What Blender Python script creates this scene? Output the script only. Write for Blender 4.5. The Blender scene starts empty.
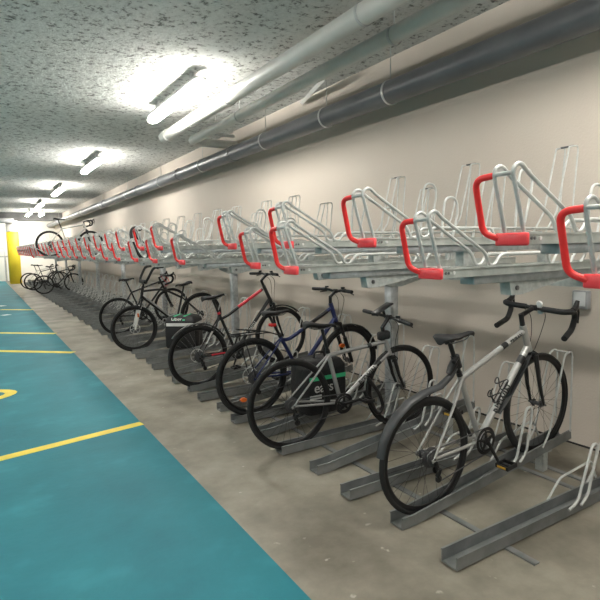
import bpy, math, random
from mathutils import Vector, Matrix
R = math.radians
PI = math.pi
random.seed(7)
scene = bpy.context.scene
col = scene.collection
V = Vector

# ------------------------------------------------------------------ materials
M = {}
def mat(name, c1, c2=None, rough=0.5, metal=0.0, scale=8.0, bump=0.0, bscale=None, detail=4, emit=None, lo=0.35, hi=0.65, spec=0.5):
    m = bpy.data.materials.new(name); m.use_nodes = True
    nt = m.node_tree; b = nt.nodes['Principled BSDF']
    b.inputs['Roughness'].default_value = rough
    b.inputs['Metallic'].default_value = metal
    b.inputs['Specular IOR Level'].default_value = spec
    tc = nt.nodes.new('ShaderNodeTexCoord')
    n = nt.nodes.new('ShaderNodeTexNoise'); n.inputs['Scale'].default_value = scale; n.inputs['Detail'].default_value = detail
    nt.links.new(tc.outputs['Object'], n.inputs['Vector'])
    r = nt.nodes.new('ShaderNodeValToRGB')
    if c2 is None: c2 = tuple(x*0.82 for x in c1)
    r.color_ramp.elements[0].position = lo; r.color_ramp.elements[1].position = hi
    r.color_ramp.elements[0].color = (*c2, 1); r.color_ramp.elements[1].color = (*c1, 1)
    nt.links.new(n.outputs['Fac'], r.inputs['Fac'])
    nt.links.new(r.outputs['Color'], b.inputs['Base Color'])
    if bump:
        n2 = nt.nodes.new('ShaderNodeTexNoise'); n2.inputs['Scale'].default_value = bscale or scale*4; n2.inputs['Detail'].default_value = 6
        nt.links.new(tc.outputs['Object'], n2.inputs['Vector'])
        bp = nt.nodes.new('ShaderNodeBump'); bp.inputs['Strength'].default_value = 1.0; bp.inputs['Distance'].default_value = bump
        nt.links.new(n2.outputs['Fac'], bp.inputs['Height']); nt.links.new(bp.outputs['Normal'], b.inputs['Normal'])
    if emit:
        b.inputs['Emission Color'].default_value = (*emit[0], 1); b.inputs['Emission Strength'].default_value = emit[1]
    M[name] = m
    return m

mat('galv', (.46, .48, .46), (.33, .35, .34), rough=.5, metal=.25, scale=30)
mat('galv_tray', (.46, .48, .45), (.33, .35, .33), rough=.45, metal=.3, scale=14)
mat('ground_steel', (.24, .25, .25), (.17, .18, .18), rough=.45, metal=.45, scale=9)
mat('post_steel', (.50, .52, .53), (.36, .38, .39), rough=.42, metal=.45, scale=20)
mat('rod', (.50, .51, .49), (.39, .40, .385), rough=.42, metal=.12, scale=20)
mat('dark_rod', (.13, .13, .13), rough=.5, metal=.4)
mat('red', (.84, .030, .028), (.76, .026, .025), rough=.36, scale=5)
mat('redcap', (.88, .065, .075), (.82, .055, .065), rough=.42, scale=5)
mat('white_plastic', (.72, .72, .69), rough=.45, scale=5)
mat('tyre', (.012, .012, .012), (.008, .008, .008), rough=.75, scale=40)
mat('rim', (.015, .015, .016), (.010, .010, .011), rough=.32, metal=.4)
mat('spoke', (.05, .05, .05), rough=.35, metal=.7)
mat('spoke_light', (.36, .36, .36), rough=.3, metal=.8)
mat('black', (.010, .010, .011), (.007, .007, .008), rough=.42, scale=6)
mat('black_matt', (.014, .014, .015), (.010, .010, .011), rough=.7, scale=20)
mat('mudguard', (.034, .036, .038), (.026, .028, .03), rough=.5, scale=8)
mat('silver_frame', (.40, .40, .385), (.37, .37, .355), rough=.32, metal=.35, scale=4)
mat('grey_frame', (.34, .34, .335), (.31, .31, .305), rough=.36, metal=.4, scale=4)
mat('navy', (.022, .032, .115), (.018, .026, .095), rough=.32, metal=.2, scale=4)
mat('red_paint', (.62, .03, .05), (.55, .025, .04), rough=.3, scale=4)
mat('white_paint', (.72, .71, .68), rough=.35, scale=4)
mat('light_frame', (.5, .5, .47), rough=.35, metal=.3)
mat('letter_white', (.62, .62, .60), rough=.5)
mat('letter_black', (.015, .015, .015), rough=.5)
mat('chrome', (.75, .75, .74), rough=.3, metal=.35)
mat('steel_grey', (.14, .14, .145), rough=.35, metal=.7)
mat('orange', (.80, .16, .02), rough=.3)
mat('red_lens', (.6, .02, .02), rough=.25)
mat('green', (.05, .48, .22), rough=.5)
mat('bag', (.008, .008, .009), (.005, .005, .006), rough=.65, scale=12, bump=.002, bscale=300)
mat('tape_grey', (.62, .62, .6), rough=.4)
mat('pedal_amber', (.7, .4, .05), rough=.3)
mat('pipe_grey', (.125, .13, .14), (.095, .10, .108), rough=.33, scale=3)
mat('pipe_white', (.60, .60, .57), (.52, .52, .49), rough=.45, scale=3)
mat('yellow_paint', (.78, .62, .03), (.72, .56, .03), rough=.5, scale=2)
mat('line_yellow', (.74, .60, .06), (.62, .50, .06), rough=.6, scale=6)
mat('line_white', (.72, .74, .72), (.5, .6, .6), rough=.6, scale=6)
mat('wall_white', (.80, .79, .75), (.74, .73, .69), rough=.8, scale=1.2)
mat('dim_wall', (.34, .33, .31), (.28, .27, .26), rough=.85, scale=1.2)
mat('beam_concrete', (.16, .16, .155), (.10, .10, .10), rough=.9, scale=2, bump=.01)
mat('wall_paint', (.50, .445, .385), (.47, .415, .358), rough=.72, scale=.9, bump=.002, bscale=60)
mat('box_grey', (.32, .33, .34), rough=.5)
mat('box_white', (.66, .67, .68), rough=.45)
mat('lamp_body', (.45, .46, .46), rough=.5)
mat('lamp_glow', (.9, .9, .9), rough=.4, emit=((1.0, .97, .90), 104.0))

def floor_material(name, c_lo, c_mid, c_hi, rough, blot, stain, spec=.4):
    m = bpy.data.materials.new(name); m.use_nodes = True; nt = m.node_tree; L = nt.links
    b = nt.nodes['Principled BSDF']; tc = nt.nodes.new('ShaderNodeTexCoord')
    n = nt.nodes.new('ShaderNodeTexNoise'); n.inputs['Scale'].default_value = blot; n.inputs['Detail'].default_value = 8; n.inputs['Roughness'].default_value = .62
    L.new(tc.outputs['Object'], n.inputs['Vector'])
    r = nt.nodes.new('ShaderNodeValToRGB'); e = r.color_ramp.elements
    e[0].position = .33; e[0].color = (*c_lo, 1); e[1].position = .68; e[1].color = (*c_hi, 1)
    x = e.new(.5); x.color = (*c_mid, 1)
    L.new(n.outputs['Fac'], r.inputs['Fac'])
    n2 = nt.nodes.new('ShaderNodeTexNoise'); n2.inputs['Scale'].default_value = stain[0]; n2.inputs['Detail'].default_value = 3
    L.new(tc.outputs['Object'], n2.inputs['Vector'])
    r2 = nt.nodes.new('ShaderNodeValToRGB'); r2.color_ramp.elements[0].position = stain[1]; r2.color_ramp.elements[1].position = stain[2]
    r2.color_ramp.elements[0].color = (0, 0, 0, 1); r2.color_ramp.elements[1].color = (stain[3],)*3 + (1,)
    L.new(n2.outputs['Fac'], r2.inputs['Fac'])
    mx = nt.nodes.new('ShaderNodeMix'); mx.data_type = 'RGBA'
    L.new(r2.outputs['Color'], mx.inputs['Factor']); L.new(r.outputs['Color'], mx.inputs['A']); mx.inputs['B'].default_value = (*stain[4], 1)
    L.new(mx.outputs['Result'], b.inputs['Base Color'])
    b.inputs['Roughness'].default_value = rough
    b.inputs['Specular IOR Level'].default_value = spec
    n3 = nt.nodes.new('ShaderNodeTexNoise'); n3.inputs['Scale'].default_value = 25; n3.inputs['Detail'].default_value = 6
    L.new(tc.outputs['Object'], n3.inputs['Vector'])
    bp = nt.nodes.new('ShaderNodeBump'); bp.inputs['Distance'].default_value = .003; bp.inputs['Strength'].default_value = .6
    L.new(n3.outputs['Fac'], bp.inputs['Height']); L.new(bp.outputs['Normal'], b.inputs['Normal'])
    M[name] = m
floor_material('concrete', (.125, .112, .086), (.205, .186, .148), (.30, .278, .226), .55, 1.6, (11, .68, .73, .6, (.48, .45, .39)))
floor_material('teal', (.014, .125, .158), (.018, .152, .188), (.023, .18, .218), .62, 1.1, (2.2, .58, .78, .45, (.05, .26, .30)), .22)

def ceiling_material():
    m = bpy.data.materials.new('ceiling_spray'); m.use_nodes = True; nt = m.node_tree; L = nt.links
    b = nt.nodes['Principled BSDF']; b.inputs['Roughness'].default_value = .9
    tc = nt.nodes.new('ShaderNodeTexCoord')
    v = nt.nodes.new('ShaderNodeTexNoise'); v.inputs['Scale'].default_value = 17; v.inputs['Detail'].default_value = 7; v.inputs['Roughness'].default_value = .65
    L.new(tc.outputs['Object'], v.inputs['Vector'])
    r = nt.nodes.new('ShaderNodeValToRGB'); e = r.color_ramp.elements
    e[0].position = .36; e[0].color = (.14, .14, .13, 1); e[1].position = .46; e[1].color = (.62, .625, .60, 1)
    x = e.new(.72); x.color = (.74, .745, .72, 1)
    L.new(v.outputs['Fac'], r.inputs['Fac']); L.new(r.outputs['Color'], b.inputs['Base Color'])
    n2 = nt.nodes.new('ShaderNodeTexNoise'); n2.inputs['Scale'].default_value = 9; n2.inputs['Detail'].default_value = 9; n2.inputs['Roughness'].default_value = .7
    L.new(tc.outputs['Object'], n2.inputs['Vector'])
    bp = nt.nodes.new('ShaderNodeBump'); bp.inputs['Distance'].default_value = .05; bp.inputs['Strength'].default_value = .75
    L.new(n2.outputs['Fac'], bp.inputs['Height']); L.new(bp.outputs['Normal'], b.inputs['Normal'])
    M['ceiling'] = m
ceiling_material()

# ------------------------------------------------------------------ mesh helpers
def fillet(pts, r, n=5):
    pts = [V(p) for p in pts]
    out = [pts[0]]
    for i in range(1, len(pts)-1):
        a, b, c = pts[i-1], pts[i], pts[i+1]
        u = (a-b); w = (c-b)
        d = min(r, u.length*.48, w.length*.48)
        p0 = b+u.normalized()*d; p1 = b+w.normalized()*d
        for k in range(n+1):
            t = k/n
            out.append(p0*(1-t)**2+b*2*t*(1-t)+p1*t*t)
    out.append(pts[-1])
    return out

class MB:
    def __init__(s): s.v = []; s.f = []; s.mi = []; s.cur = 0; s.smooth = []
    def add(s, vs, fs, smooth=True):
        o = len(s.v); s.v += [V(x) for x in vs]
        for f in fs: s.f.append([i+o for i in f]); s.mi.append(s.cur); s.smooth.append(smooth)
        return s
    def box(s, x0, x1, y0, y1, z0, z1, bev=0):
        if bev:
            return s.rbox(x0, x1, y0, y1, z0, z1, bev)
        vs = [(x, y, z) for x in (x0, x1) for y in (y0, y1) for z in (z0, z1)]
        return s.add(vs, [(0, 1, 3, 2), (4, 6, 7, 5), (0, 4, 5, 1), (2, 3, 7, 6), (0, 2, 6, 4), (1, 5, 7, 3)], False)
    def rbox(s, x0, x1, y0, y1, z0, z1, b):
        # chamfered box: each corner split into three vertices
        X, Y, Z = (x0, x1), (y0, y1), (z0, z1); vs = []; idx = {}
        for i in (0, 1):
            for j in (0, 1):
                for k in (0, 1):
                    sx, sy, sz = (1, -1)[i], (1, -1)[j], (1, -1)[k]
                    p = (X[i], Y[j], Z[k])
                    idx[i, j, k] = len(vs)
                    vs += [(p[0], p[1]+sy*b, p[2]+sz*b), (p[0]+sx*b, p[1], p[2]+sz*b), (p[0]+sx*b, p[1]+sy*b, p[2])]
        fs = []
        for ax in range(3):
            for e in (0, 1):
                q = []
                for (a, c) in ((0, 0), (0, 1), (1, 1), (1, 0)):
                    ijk = [0, 0, 0]; o = [t for t in range(3) if t != ax]; ijk[ax] = e; ijk[o[0]] = a; ijk[o[1]] = c
                    q.append(idx[tuple(ijk)]+ax)
                fs.append(q)
            o = [t for t in range(3) if t != ax]
            for a in (0, 1):
                for c in (0, 1):
                    i0 = [0, 0, 0]; i1 = [0, 0, 0]; i0[ax] = 0; i1[ax] = 1
                    for ii in (i0, i1): ii[o[0]] = a; ii[o[1]] = c
                    A, B = idx[tuple(i0)], idx[tuple(i1)]
                    fs.append([A+o[0], A+o[1], B+o[1], B+o[0]])
        for t in idx.values(): fs.append([t, t+1, t+2])
        return s.add(vs, fs, False)
    def tube(s, pts, r, n=8, closed=False, caps=True, flat=None):
        pts = [V(p) for p in pts]; N = len(pts)
        rs = r if isinstance(r, (list, tuple)) else [r]*N
        T = []
        for i in range(N):
            a = pts[(i-1) % N] if (closed or i > 0) else pts[i]
            b = pts[(i+1) % N] if (closed or i < N-1) else pts[i]
            d = b-a
            T.append(d.normalized() if d.length > 1e-9 else V((0, 0, 1)))
        up = V((0, 1, 0)) if abs(T[0].y) < .9 else V((1, 0, 0))
        nrm = (up-T[0]*up.dot(T[0])).normalized()
        vs = []
        for i in range(N):
            nrm = (nrm-T[i]*nrm.dot(T[i]))
            nrm = nrm.normalized() if nrm.length > 1e-6 else V((1, 0, 0))
            bn = T[i].cross(nrm)
            for k in range(n):
                a = 2*PI*k/n
                ca, sa = math.cos(a), math.sin(a)
                q = (1, 1) if flat is None else flat
                vs.append(pts[i]+nrm*(ca*rs[i]*q[0])+bn*(sa*rs[i]*q[1]))
        fs = []
        for i in range(N if closed else N-1):
            j = (i+1) % N
            for k in range(n):
                fs.append([i*n+k, i*n+(k+1) % n, j*n+(k+1) % n, j*n+k])
        if caps and not closed:
            fs.append(list(range(n))[::-1]); fs.append([(N-1)*n+k for k in range(n)])
        return s.add(vs, fs, True)
    def ring(s, c, R_, prof, n=48, axis='y'):
        # revolve (radial, axial) profile, closed, about an axis
        c = V(c); P = len(prof); vs = []
        for i in range(n):
            a = 2*PI*i/n; ca, sa = math.cos(a), math.sin(a)
            for (dr, dy) in prof:
                rr = R_+dr
                vs.append(c+(V((rr*ca, dy, rr*sa)) if axis == 'y' else V((rr*ca, rr*sa, dy)) if axis == 'z' else V((dy, rr*ca, rr*sa))))
        fs = []
        for i in range(n):
            j = (i+1) % n
            for k in range(P):
                l = (k+1) % P
                fs.append([i*P+k, i*P+l, j*P+l, j*P+k])
        return s.add(vs, fs, True)
    def disc(s, c, r, w, n=24, axis='y'):
        c = V(c); d = {'y': V((0, 1, 0)), 'z': V((0, 0, 1)), 'x': V((1, 0, 0))}[axis]*w/2
        return s.tube([c-d, c+d], r, n)
    def prism(s, poly, y0, y1):
        # polygon in xz extruded along y
        n = len(poly)
        vs = [(p[0], y0, p[1]) for p in poly]+[(p[0], y1, p[1]) for p in poly]
        fs = [list(range(n)), list(range(n, 2*n))[::-1]]+[[i, i+n, (i+1) % n+n, (i+1) % n] for i in range(n)]
        return s.add(vs, fs, False)
    def loft(s, secs, caps=True):
        n = len(secs[0]); vs = [p for q in secs for p in q]; fs = []
        for i in range(len(secs)-1):
            for k in range(n):
                fs.append([i*n+k, i*n+(k+1) % n, (i+1)*n+(k+1) % n, (i+1)*n+k])
        if caps:
            fs.append(list(range(n))[::-1]); fs.append([(len(secs)-1)*n+k for k in range(n)])
        return s.add(vs, fs, True)
    def build(s, name, m, parent=None, loc=(0, 0, 0)):
        me = bpy.data.meshes.new(name); me.from_pydata([tuple(v) for v in s.v], [], s.f)
        ms = m if isinstance(m, (list, tuple)) else [m]
        for x in ms: me.materials.append(M[x])
        for p, i, sm in zip(me.polygons, s.mi, s.smooth): p.material_index = i; p.use_smooth = sm
        import bmesh
        bm = bmesh.new(); bm.from_mesh(me); bmesh.ops.recalc_face_normals(bm, faces=bm.faces); bm.to_mesh(me); bm.free()
        try: me.set_sharp_from_angle(angle=R(50))
        except Exception: pass
        o = bpy.data.objects.new(name, me); col.objects.link(o); o.location = loc
        if parent: o.parent = parent
        return o

def tag(o, label=None, cat=None, group=None, kind=None):
    if label: o['label'] = label
    if cat: o['category'] = cat
    if group: o['group'] = group
    if kind: o['kind'] = kind
    return o
def thing(name, label, cat, loc=(0, 0, 0), rot=(0, 0, 0), group=None):
    o = bpy.data.objects.new(name, None); col.objects.link(o); o.empty_display_size = .1
    o.location = loc; o.rotation_euler = rot
    return tag(o, label, cat, group)
def copy_tree(o, parent=None):
    c = o.copy(); col.objects.link(c)
    if parent: c.parent = parent
    for ch in list(o.children): copy_tree(ch, c)
    return c
def text(name, body, size, m, parent, origin, xdir, ydir, wrap=None, thick=.0006, center=False, bold=0.0, space=1.0):
    cu = bpy.data.curves.new(name, 'FONT'); cu.body = body; cu.size = size; cu.offset = bold; cu.space_character = space
    if center: cu.align_x = 'CENTER'
    tmp = bpy.data.objects.new(name, cu); col.objects.link(tmp)
    dg = bpy.context.evaluated_depsgraph_get(); dg.update()
    me = bpy.data.meshes.new_from_object(tmp.evaluated_get(dg))
    bpy.data.objects.remove(tmp); bpy.data.curves.remove(cu)
    xd = V(xdir).normalized(); yd = V(ydir).normalized(); nd = xd.cross(yd); o = V(origin)
    mid = size*.35
    if wrap:
        import bmesh
        bm = bmesh.new(); bm.from_mesh(me); bmesh.ops.triangulate(bm, faces=bm.faces)
        bmesh.ops.subdivide_edges(bm, edges=bm.edges, cuts=3, use_grid_fill=True); bm.to_mesh(me); bm.free()
    for v in me.vertices:
        p = v.co.copy(); d = p.y-mid
        off = thick
        if wrap: off += math.sqrt(max(wrap*wrap-d*d, 0))
        v.co = o+xd*p.x+yd*d+nd*off
    me.materials.clear(); me.materials.append(M[m])
    ob = bpy.data.objects.new(name, me); col.objects.link(ob)
    if parent: ob.parent = parent
    return ob
def struct(o): return tag(o, kind='structure')

# ------------------------------------------------------------------ the room
WX = 3.87; CZ = 3.56; Y0 = -7.0; Y1 = 33.0; XL = -5.5; TX = 1.165
fb = MB(); fb.cur = 0
fb.add([(TX, Y0, 0), (WX, Y0, 0), (WX, Y1, 0), (TX, Y1, 0)], [(0, 1, 2, 3)], False)
fb.cur = 1
fb.add([(XL, Y0, 0), (TX, Y0, 0), (TX, Y1, 0), (XL, Y1, 0)], [(0, 1, 2, 3)], False)
struct(fb.build('floor', ['concrete', 'teal']))
struct(MB().box(XL, WX+.1, Y0, Y1, CZ, CZ+.2).build('ceiling', 'ceiling'))
struct(MB().box(WX, WX+.2, Y0, Y1, 0, CZ).build('wall_right', 'wall_paint'))
struct(MB().box(XL, WX+.2, Y1, Y1+.2, 0, CZ+.2).build('wall_far', 'wall_white'))
struct(MB().box(XL, WX+.2, Y0-.2, Y0, 0, CZ+.2).build('wall_back', 'dim_wall'))
struct(MB().box(XL-.2, XL, Y0, Y1, 0, CZ+.2).build('wall_left', 'dim_wall'))
struct(MB().box(WX-.012, WX, Y0, Y1, 0, .012).build('trim_1', 'black_matt'))
struct(MB().box(XL, WX, 29.75, 30.25, 3.16, CZ).build('trim_2', 'beam_concrete'))
# column
cb = MB().box(1.27, 1.80, 29.7, 30.22, 0, 2.6, .02)
column = tag(cb.build('column', 'yellow_paint'), 'square pillar painted yellow with a white top at the far end of the rack', 'column')
MB().box(1.27, 1.80, 29.7, 30.22, 2.6, 3.16, .02).build('white_top', 'wall_white', column)['label'] = 'white painted top'
tag(MB().box(.95, 1.62, 29.35, 29.70, 3.02, 3.24, .02).build('junction_box', 'lamp_body'), 'grey box fixed high beside the top of the yellow pillar', 'box')

# floor paint
def strip(name, a, b, w, m, label, cat, group=None):
    a = V((*a, 0)); b = V((*b, 0)); d = (b-a).normalized(); n = V((-d.y, d.x, 0))*w/2
    q = [a-n, b-n, b+n, a+n]
    o = MB().add([(p.x, p.y, .002) for p in q]+[(p.x, p.y, .0005) for p in q], [(0, 1, 2, 3), (7, 6, 5, 4), (0, 4, 5, 1), (1, 5, 6, 2), (2, 6, 7, 3), (3, 7, 4, 0)], False).build(name, m)
    return tag(o, label, cat, group)
strip('floor_line', (-4.2, 3.78), (1.165, 4.70), .10, 'line_yellow', 'nearest and widest yellow line painted across the teal floor', 'line')
strip('floor_line', (-3.0, 12.48), (1.165, 8.69), .13, 'line_yellow', 'second yellow floor line from the front, just past the yellow curved mark', 'line')
strip('floor_line', (-3.0, 14.65), (1.165, 10.95), .13, 'line_yellow', 'third yellow floor line from the front on the teal floor', 'line')
strip('floor_line', (.42, 16.6), (1.165, 15.9), .15, 'line_yellow', 'short farthest yellow line at the edge of the teal floor', 'line')
strip('floor_mark', (.36, 17.85), (.54, 17.65), .22, 'line_white', 'white painted mark on the teal floor, the farther of two', 'floor mark')
strip('floor_mark', (.44, 15.15), (.54, 15.0), .2, 'line_white', 'small white painted mark on the teal floor, the nearer of two', 'floor mark')
# yellow curved mark: right-hand end of a painted oval
ob = MB(); cx, cy = -.75, 6.62; vs = []
for i in range(33):
    a = 2*PI*i/32
    for rr in (1.0, .88):
        vs += [(cx+1.02*math.cos(a)*rr, cy+.42*math.sin(a)*(rr if rr == 1 else .70), .002)]
ob.add(vs, [(2*i, 2*i+1, 2*i+3, 2*i+2) for i in range(32)], False)
tag(ob.build('floor_symbol', 'line_yellow'), 'yellow oval mark painted on the teal floor at the left edge', 'floor mark')

# ------------------------------------------------------------------ luminaires
def luminaire(x, y0, y1, label, group=None):
    L = y1-y0; z = 3.36
    t = thing('ceiling_light', label, 'ceiling light', (x, y0, z), group=group)
    # diffuser: rounded trough
    secs = []
    for yy, k in ((0, .55), (.02, .9), (.06, 1), (L-.06, 1), (L-.02, .9), (L, .55)):
        sec = []
        for i in range(16):
            a = 2*PI*i/16
            sec.append((.075*k*math.cos(a), yy, .040*k*math.sin(a)))
        secs.append(sec)
    MB().loft(secs).build('diffuser', 'lamp_glow', t)
    MB().box(-.07, .07, .03, L-.03, .036, .080, .008).build('housing', 'lamp_body', t)
    for yy in (.3, L-.3):
        MB().box(-.02, .02, yy-.02, yy+.02, .080, CZ-z).build('bracket', 'lamp_body', t)
    return t
luminaire(2.19, 5.50, 7.40, 'nearest glowing ceiling light beside the thick white pipe')
luminaire(2.19, 11.0, 12.9, 'second glowing ceiling light along the ceiling from the front')
luminaire(2.19, 16.5, 18.4, 'third glowing ceiling light along the ceiling from the front')
luminaire(2.19, 22.0, 23.9, 'fourth glowing ceiling light along the ceiling, small and far')
luminaire(2.75, 27.6, 29.0, 'far glowing ceiling light right beside the wall pipe')
luminaire(2.19, 27.2, 29.1, 'farthest glowing ceiling light in front of the white end wall')
luminaire(2.19, 30.5, 32.4, 'ceiling light behind the far beam by the white end wall')
luminaire(-.5, 30.5, 32.4, 'ceiling light behind the far beam left of the yellow pillar')
luminaire(2.19, 0.0, 1.9, 'ceiling light overhead, nearer than everything in the photo')
luminaire(-2.2, -2.3, -.4, 'ceiling light over the teal floor, behind the photographer to the left')
luminaire(-2.2, 2.6, 4.5, 'ceiling light over the teal floor, just out of view to the left')
luminaire(-2.2, 8.1, 10.0, 'second ceiling light over the teal floor, out of view to the left')
luminaire(-2.2, 13.6, 15.5, 'third ceiling light over the teal floor, out of view to the left')
luminaire(2.19, -5.2, -3.3, 'ceiling light behind the photographer')

# ------------------------------------------------------------------ pipes
pipe = MB().tube([(3.55, Y0, 3.065), (3.55, Y1, 3.065)], .112, 28).build('drain_pipe', 'pipe_grey')
tag(pipe, 'thick dark grey drain pipe running along the top of the wall', 'pipe')
for yy in (1.5, 7.72, 10.3, 13.4, 17.5, 22):
    MB().tube([(3.55, yy-.07, 3.065), (3.55, yy+.07, 3.065)], .122, 28).build('coupling', 'pipe_grey', pipe)
HG = 'hangers of the grey drain pipe'
def hanger(yy, label, group=None):
    t = thing('pipe_hanger', label, 'hanger', (3.55, yy, 3.065), group=group)
    MB().ring((0, 0, 0), .116, [(-.003, -.012), (.004, -.012), (.004, .012), (-.003, .012)], 28, 'y').build('clamp', 'chrome', t)
    MB().tube([(0, 0, .118), (0, 0, CZ-3.065)], .005, 6).build('rod', 'rod', t)
names = {4.0: 'bright metal clamp ring nearest to us around the grey drain pipe', 5.1: 'second bright clamp ring from the right around the grey drain pipe', 6.6: 'third clamp from the right on the grey drain pipe, with a thin rod above'}
for yy in (4.0, 5.1, 6.6, 9.0, 11.5, 14.5, 18, 21.5, 25, 28.5):
    hanger(yy, names.get(yy, 'small distant clamp on the grey drain pipe further along the wall'), None if yy in names else HG)
wp = MB().tube(fillet([(2.58, Y0, 3.30), (2.58, 8.12, 3.30)], .1), .082, 20).build('water_pipe', 'pipe_white')
tag(wp, 'thick white pipe under the ceiling ending beside the nearest light', 'pipe')
for yy in (1.2, 5.72, 7.95): MB().tube([(2.58, yy-.07, 3.30), (2.58, yy+.07, 3.30)], .093, 20).build('coupling', 'pipe_white', wp)
wp2 = MB().tube(fillet([(3.06, Y0, 3.31), (3.06, 8.25, 3.31), (WX-.004, 8.25, 3.31)], .14, 8), .07, 16).build('water_pipe', 'pipe_white')
tag(wp2, 'dull white pipe beside the thick white one, bending into the wall', 'pipe')
for x, yy, lab in ((2.58, 3.2, 'thin rod hanger on the thick white pipe, at the top of the photo'), (2.58, 6.9, 'thin rod hanger on the thick white pipe near its end'), (3.06, 3.4, 'thin rod hanger on the dull white pipe, at the top of the photo'), (3.06, 6.4, 'thin rod hanger on the dull white pipe near the nearest light')):
    t = thing('pipe_hanger', lab, 'hanger', (x, yy, 3.30))
    rr = .086 if x < 3 else .075
    MB().ring((0, 0, 0), rr, [(-.003, -.012), (.004, -.012), (.004, .012), (-.003, .012)], 28, 'y').build('clamp', 'lamp_body', t)
    MB().tube([(0, 0, rr), (0, 0, CZ-3.30)], .005, 6).build('rod', 'rod', t)
t = thing('pipe_bracket', 'small steel bracket hung on two thin rods beside the dull white pipe', 'bracket', (3.3, 7.45, 3.28))
MB().box(-.16, .16, -.02, .02, -.02, .02).build('strut', 'rod', t)
for sx in (-.13, .13): MB().tube([(sx, 0, .02), (sx, 0, CZ-3.28)], .005, 6).build('rod', 'rod', t)
sb = MB(); sb.tube([(3.50, 5.05, 3.49), (3.82, 6.05, 3.49)], .035, 4)
tag(sb.build('ceiling_strut', 'pipe_white'), 'short white strut fixed slantwise to the ceiling above the drain pipe', 'strut')
# wall switch box
t = thing('switch_box', 'small grey box with a white cover on the wall behind the silver road bicycle', 'switch box', (WX, 2.20, 1.14))
MB().box(-.05, 0, -.062, .062, -.07, .07, .008).build('housing', 'box_grey', t)
MB().box(-.058, -.05, -.045, .045, -.048, .06, .003).build('cover', 'box_white', t)

# ------------------------------------------------------------------ ground trays
PITCH = R(6.8); BX = .10
def channel(mb, L, w, h, x0=0, th=.008, lip=.012):
    # open-topped U with small outward lips, along x
    a = w/2
    prof = [(-a-lip, h), (-a, h), (-a, 0), (a, 0), (a, h), (a+lip, h), (a+lip, h-th), (a+th, h-th), (a+th, -th), (-a-th, -th), (-a-th, h-th), (-a-lip, h-th)]
    n = len(prof)
    vs = [(x0, p[0], p[1]+th) for p in prof]+[(x0+L, p[0], p[1]+th) for p in prof]
    fs = [[i, (i+1) % n, (i+1) % n+n, i+n] for i in range(n)]
    for o in (0, n):
        for q in ((0, 1, 10, 11), (1, 2, 9, 10), (2, 3, 8, 9), (3, 4, 7, 8), (4, 5, 6, 7)):
            fs.append([k+o for k in q])
    return mb.add(vs, fs, False)
def arch_y(x, z, w, r, n=6):
    return None
def bend(mb, on=True):
    # the raised channel lies flat at its aisle end, then rises towards the wall
    if on:
        for v in mb.v:
            if v.x > BX:
                d = v.x-BX; x = BX+d*math.cos(PITCH)-v.z*math.sin(PITCH); v.z = d*math.sin(PITCH)+v.z*math.cos(PITCH); v.x = x
    return mb
def make_ground(raised):
    g = thing('ground_wheel_channel', 'x', 'bike rack')
    b = MB(); L = 1.62 if raised else 1.75
    if raised:
        channel(b, BX, .085, .06); n0 = len(b.v)//2; b.f = b.f[:-5]; b.mi = b.mi[:-5]; b.smooth = b.smooth[:-5]
        q = MB(); channel(q, L-BX, .085, .06, BX+.0005); q.f = q.f[:12]+q.f[17:]; q.mi = q.mi[:-5]; q.smooth = q.smooth[:-5]
        bend(q); b.add(q.v, q.f, False)
        for i in range(n0): b.f.append([n0+i, n0+(i+1) % n0, 2*n0+(i+1) % n0, 2*n0+i]); b.mi.append(0); b.smooth.append(False)
    else: channel(b, L, .085, .06)
    b.build('channel', 'ground_steel', g)
    # near-side hoop with feet bent towards the aisle
    h = MB(); y = -.066
    h.tube(fillet([(.90, y, .05), (.985, y, .075), (1.095, y, .335), (1.115, y, .385), (1.165, y, .385), (1.17, y, .335), (1.09, y, .09), (1.02, y, .045)], .035, 5), .0085, 8)
    bend(h, raised).build('wheel_hoop', 'rod', g)
    h = MB(); y = .066
    h.tube(fillet([(.90, y, .055), (1.02, y, .16), (1.35, y, .19), (1.42, y, .05)], .03, 4), .0075, 6)
    bend(h, raised).build('side_rod', 'rod', g)
    for s in (-1, 1):
        y = s*.055
        bend(MB().tube(fillet([(1.28, y, .05), (1.36, y, .13), (1.56, y, .60), (1.585, y, .635), (1.65, y, .635), (1.66, y, .60), (1.60, y, .06)], .03, 4), .007, 6), raised).build('tall_hoop', 'rod', g)
    bend(MB().tube([(1.62, -.055, .635), (1.62, .055, .635)], .007, 6), raised).build('cross_bar', 'rod', g)
    if raised:
        l = MB(); x = 1.34; zt = (x-BX)*math.sin(PITCH)
        l.box(x-.026, x+.026, -.03, .03, -.002, zt+.004); l.box(x-.05, x+.05, -.045, .045, zt-.012, zt+.004)
        l.build('support_leg', 'galv', g)
    return g
GX = 1.89
ord_ = ['first', 'second', 'third', 'fourth', 'fifth', 'sixth', 'seventh', 'eighth', 'ninth', 'tenth', 'eleventh', 'twelfth', 'thirteenth', 'fourteenth', 'fifteenth', 'sixteenth', 'seventeenth', 'eighteenth']
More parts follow.
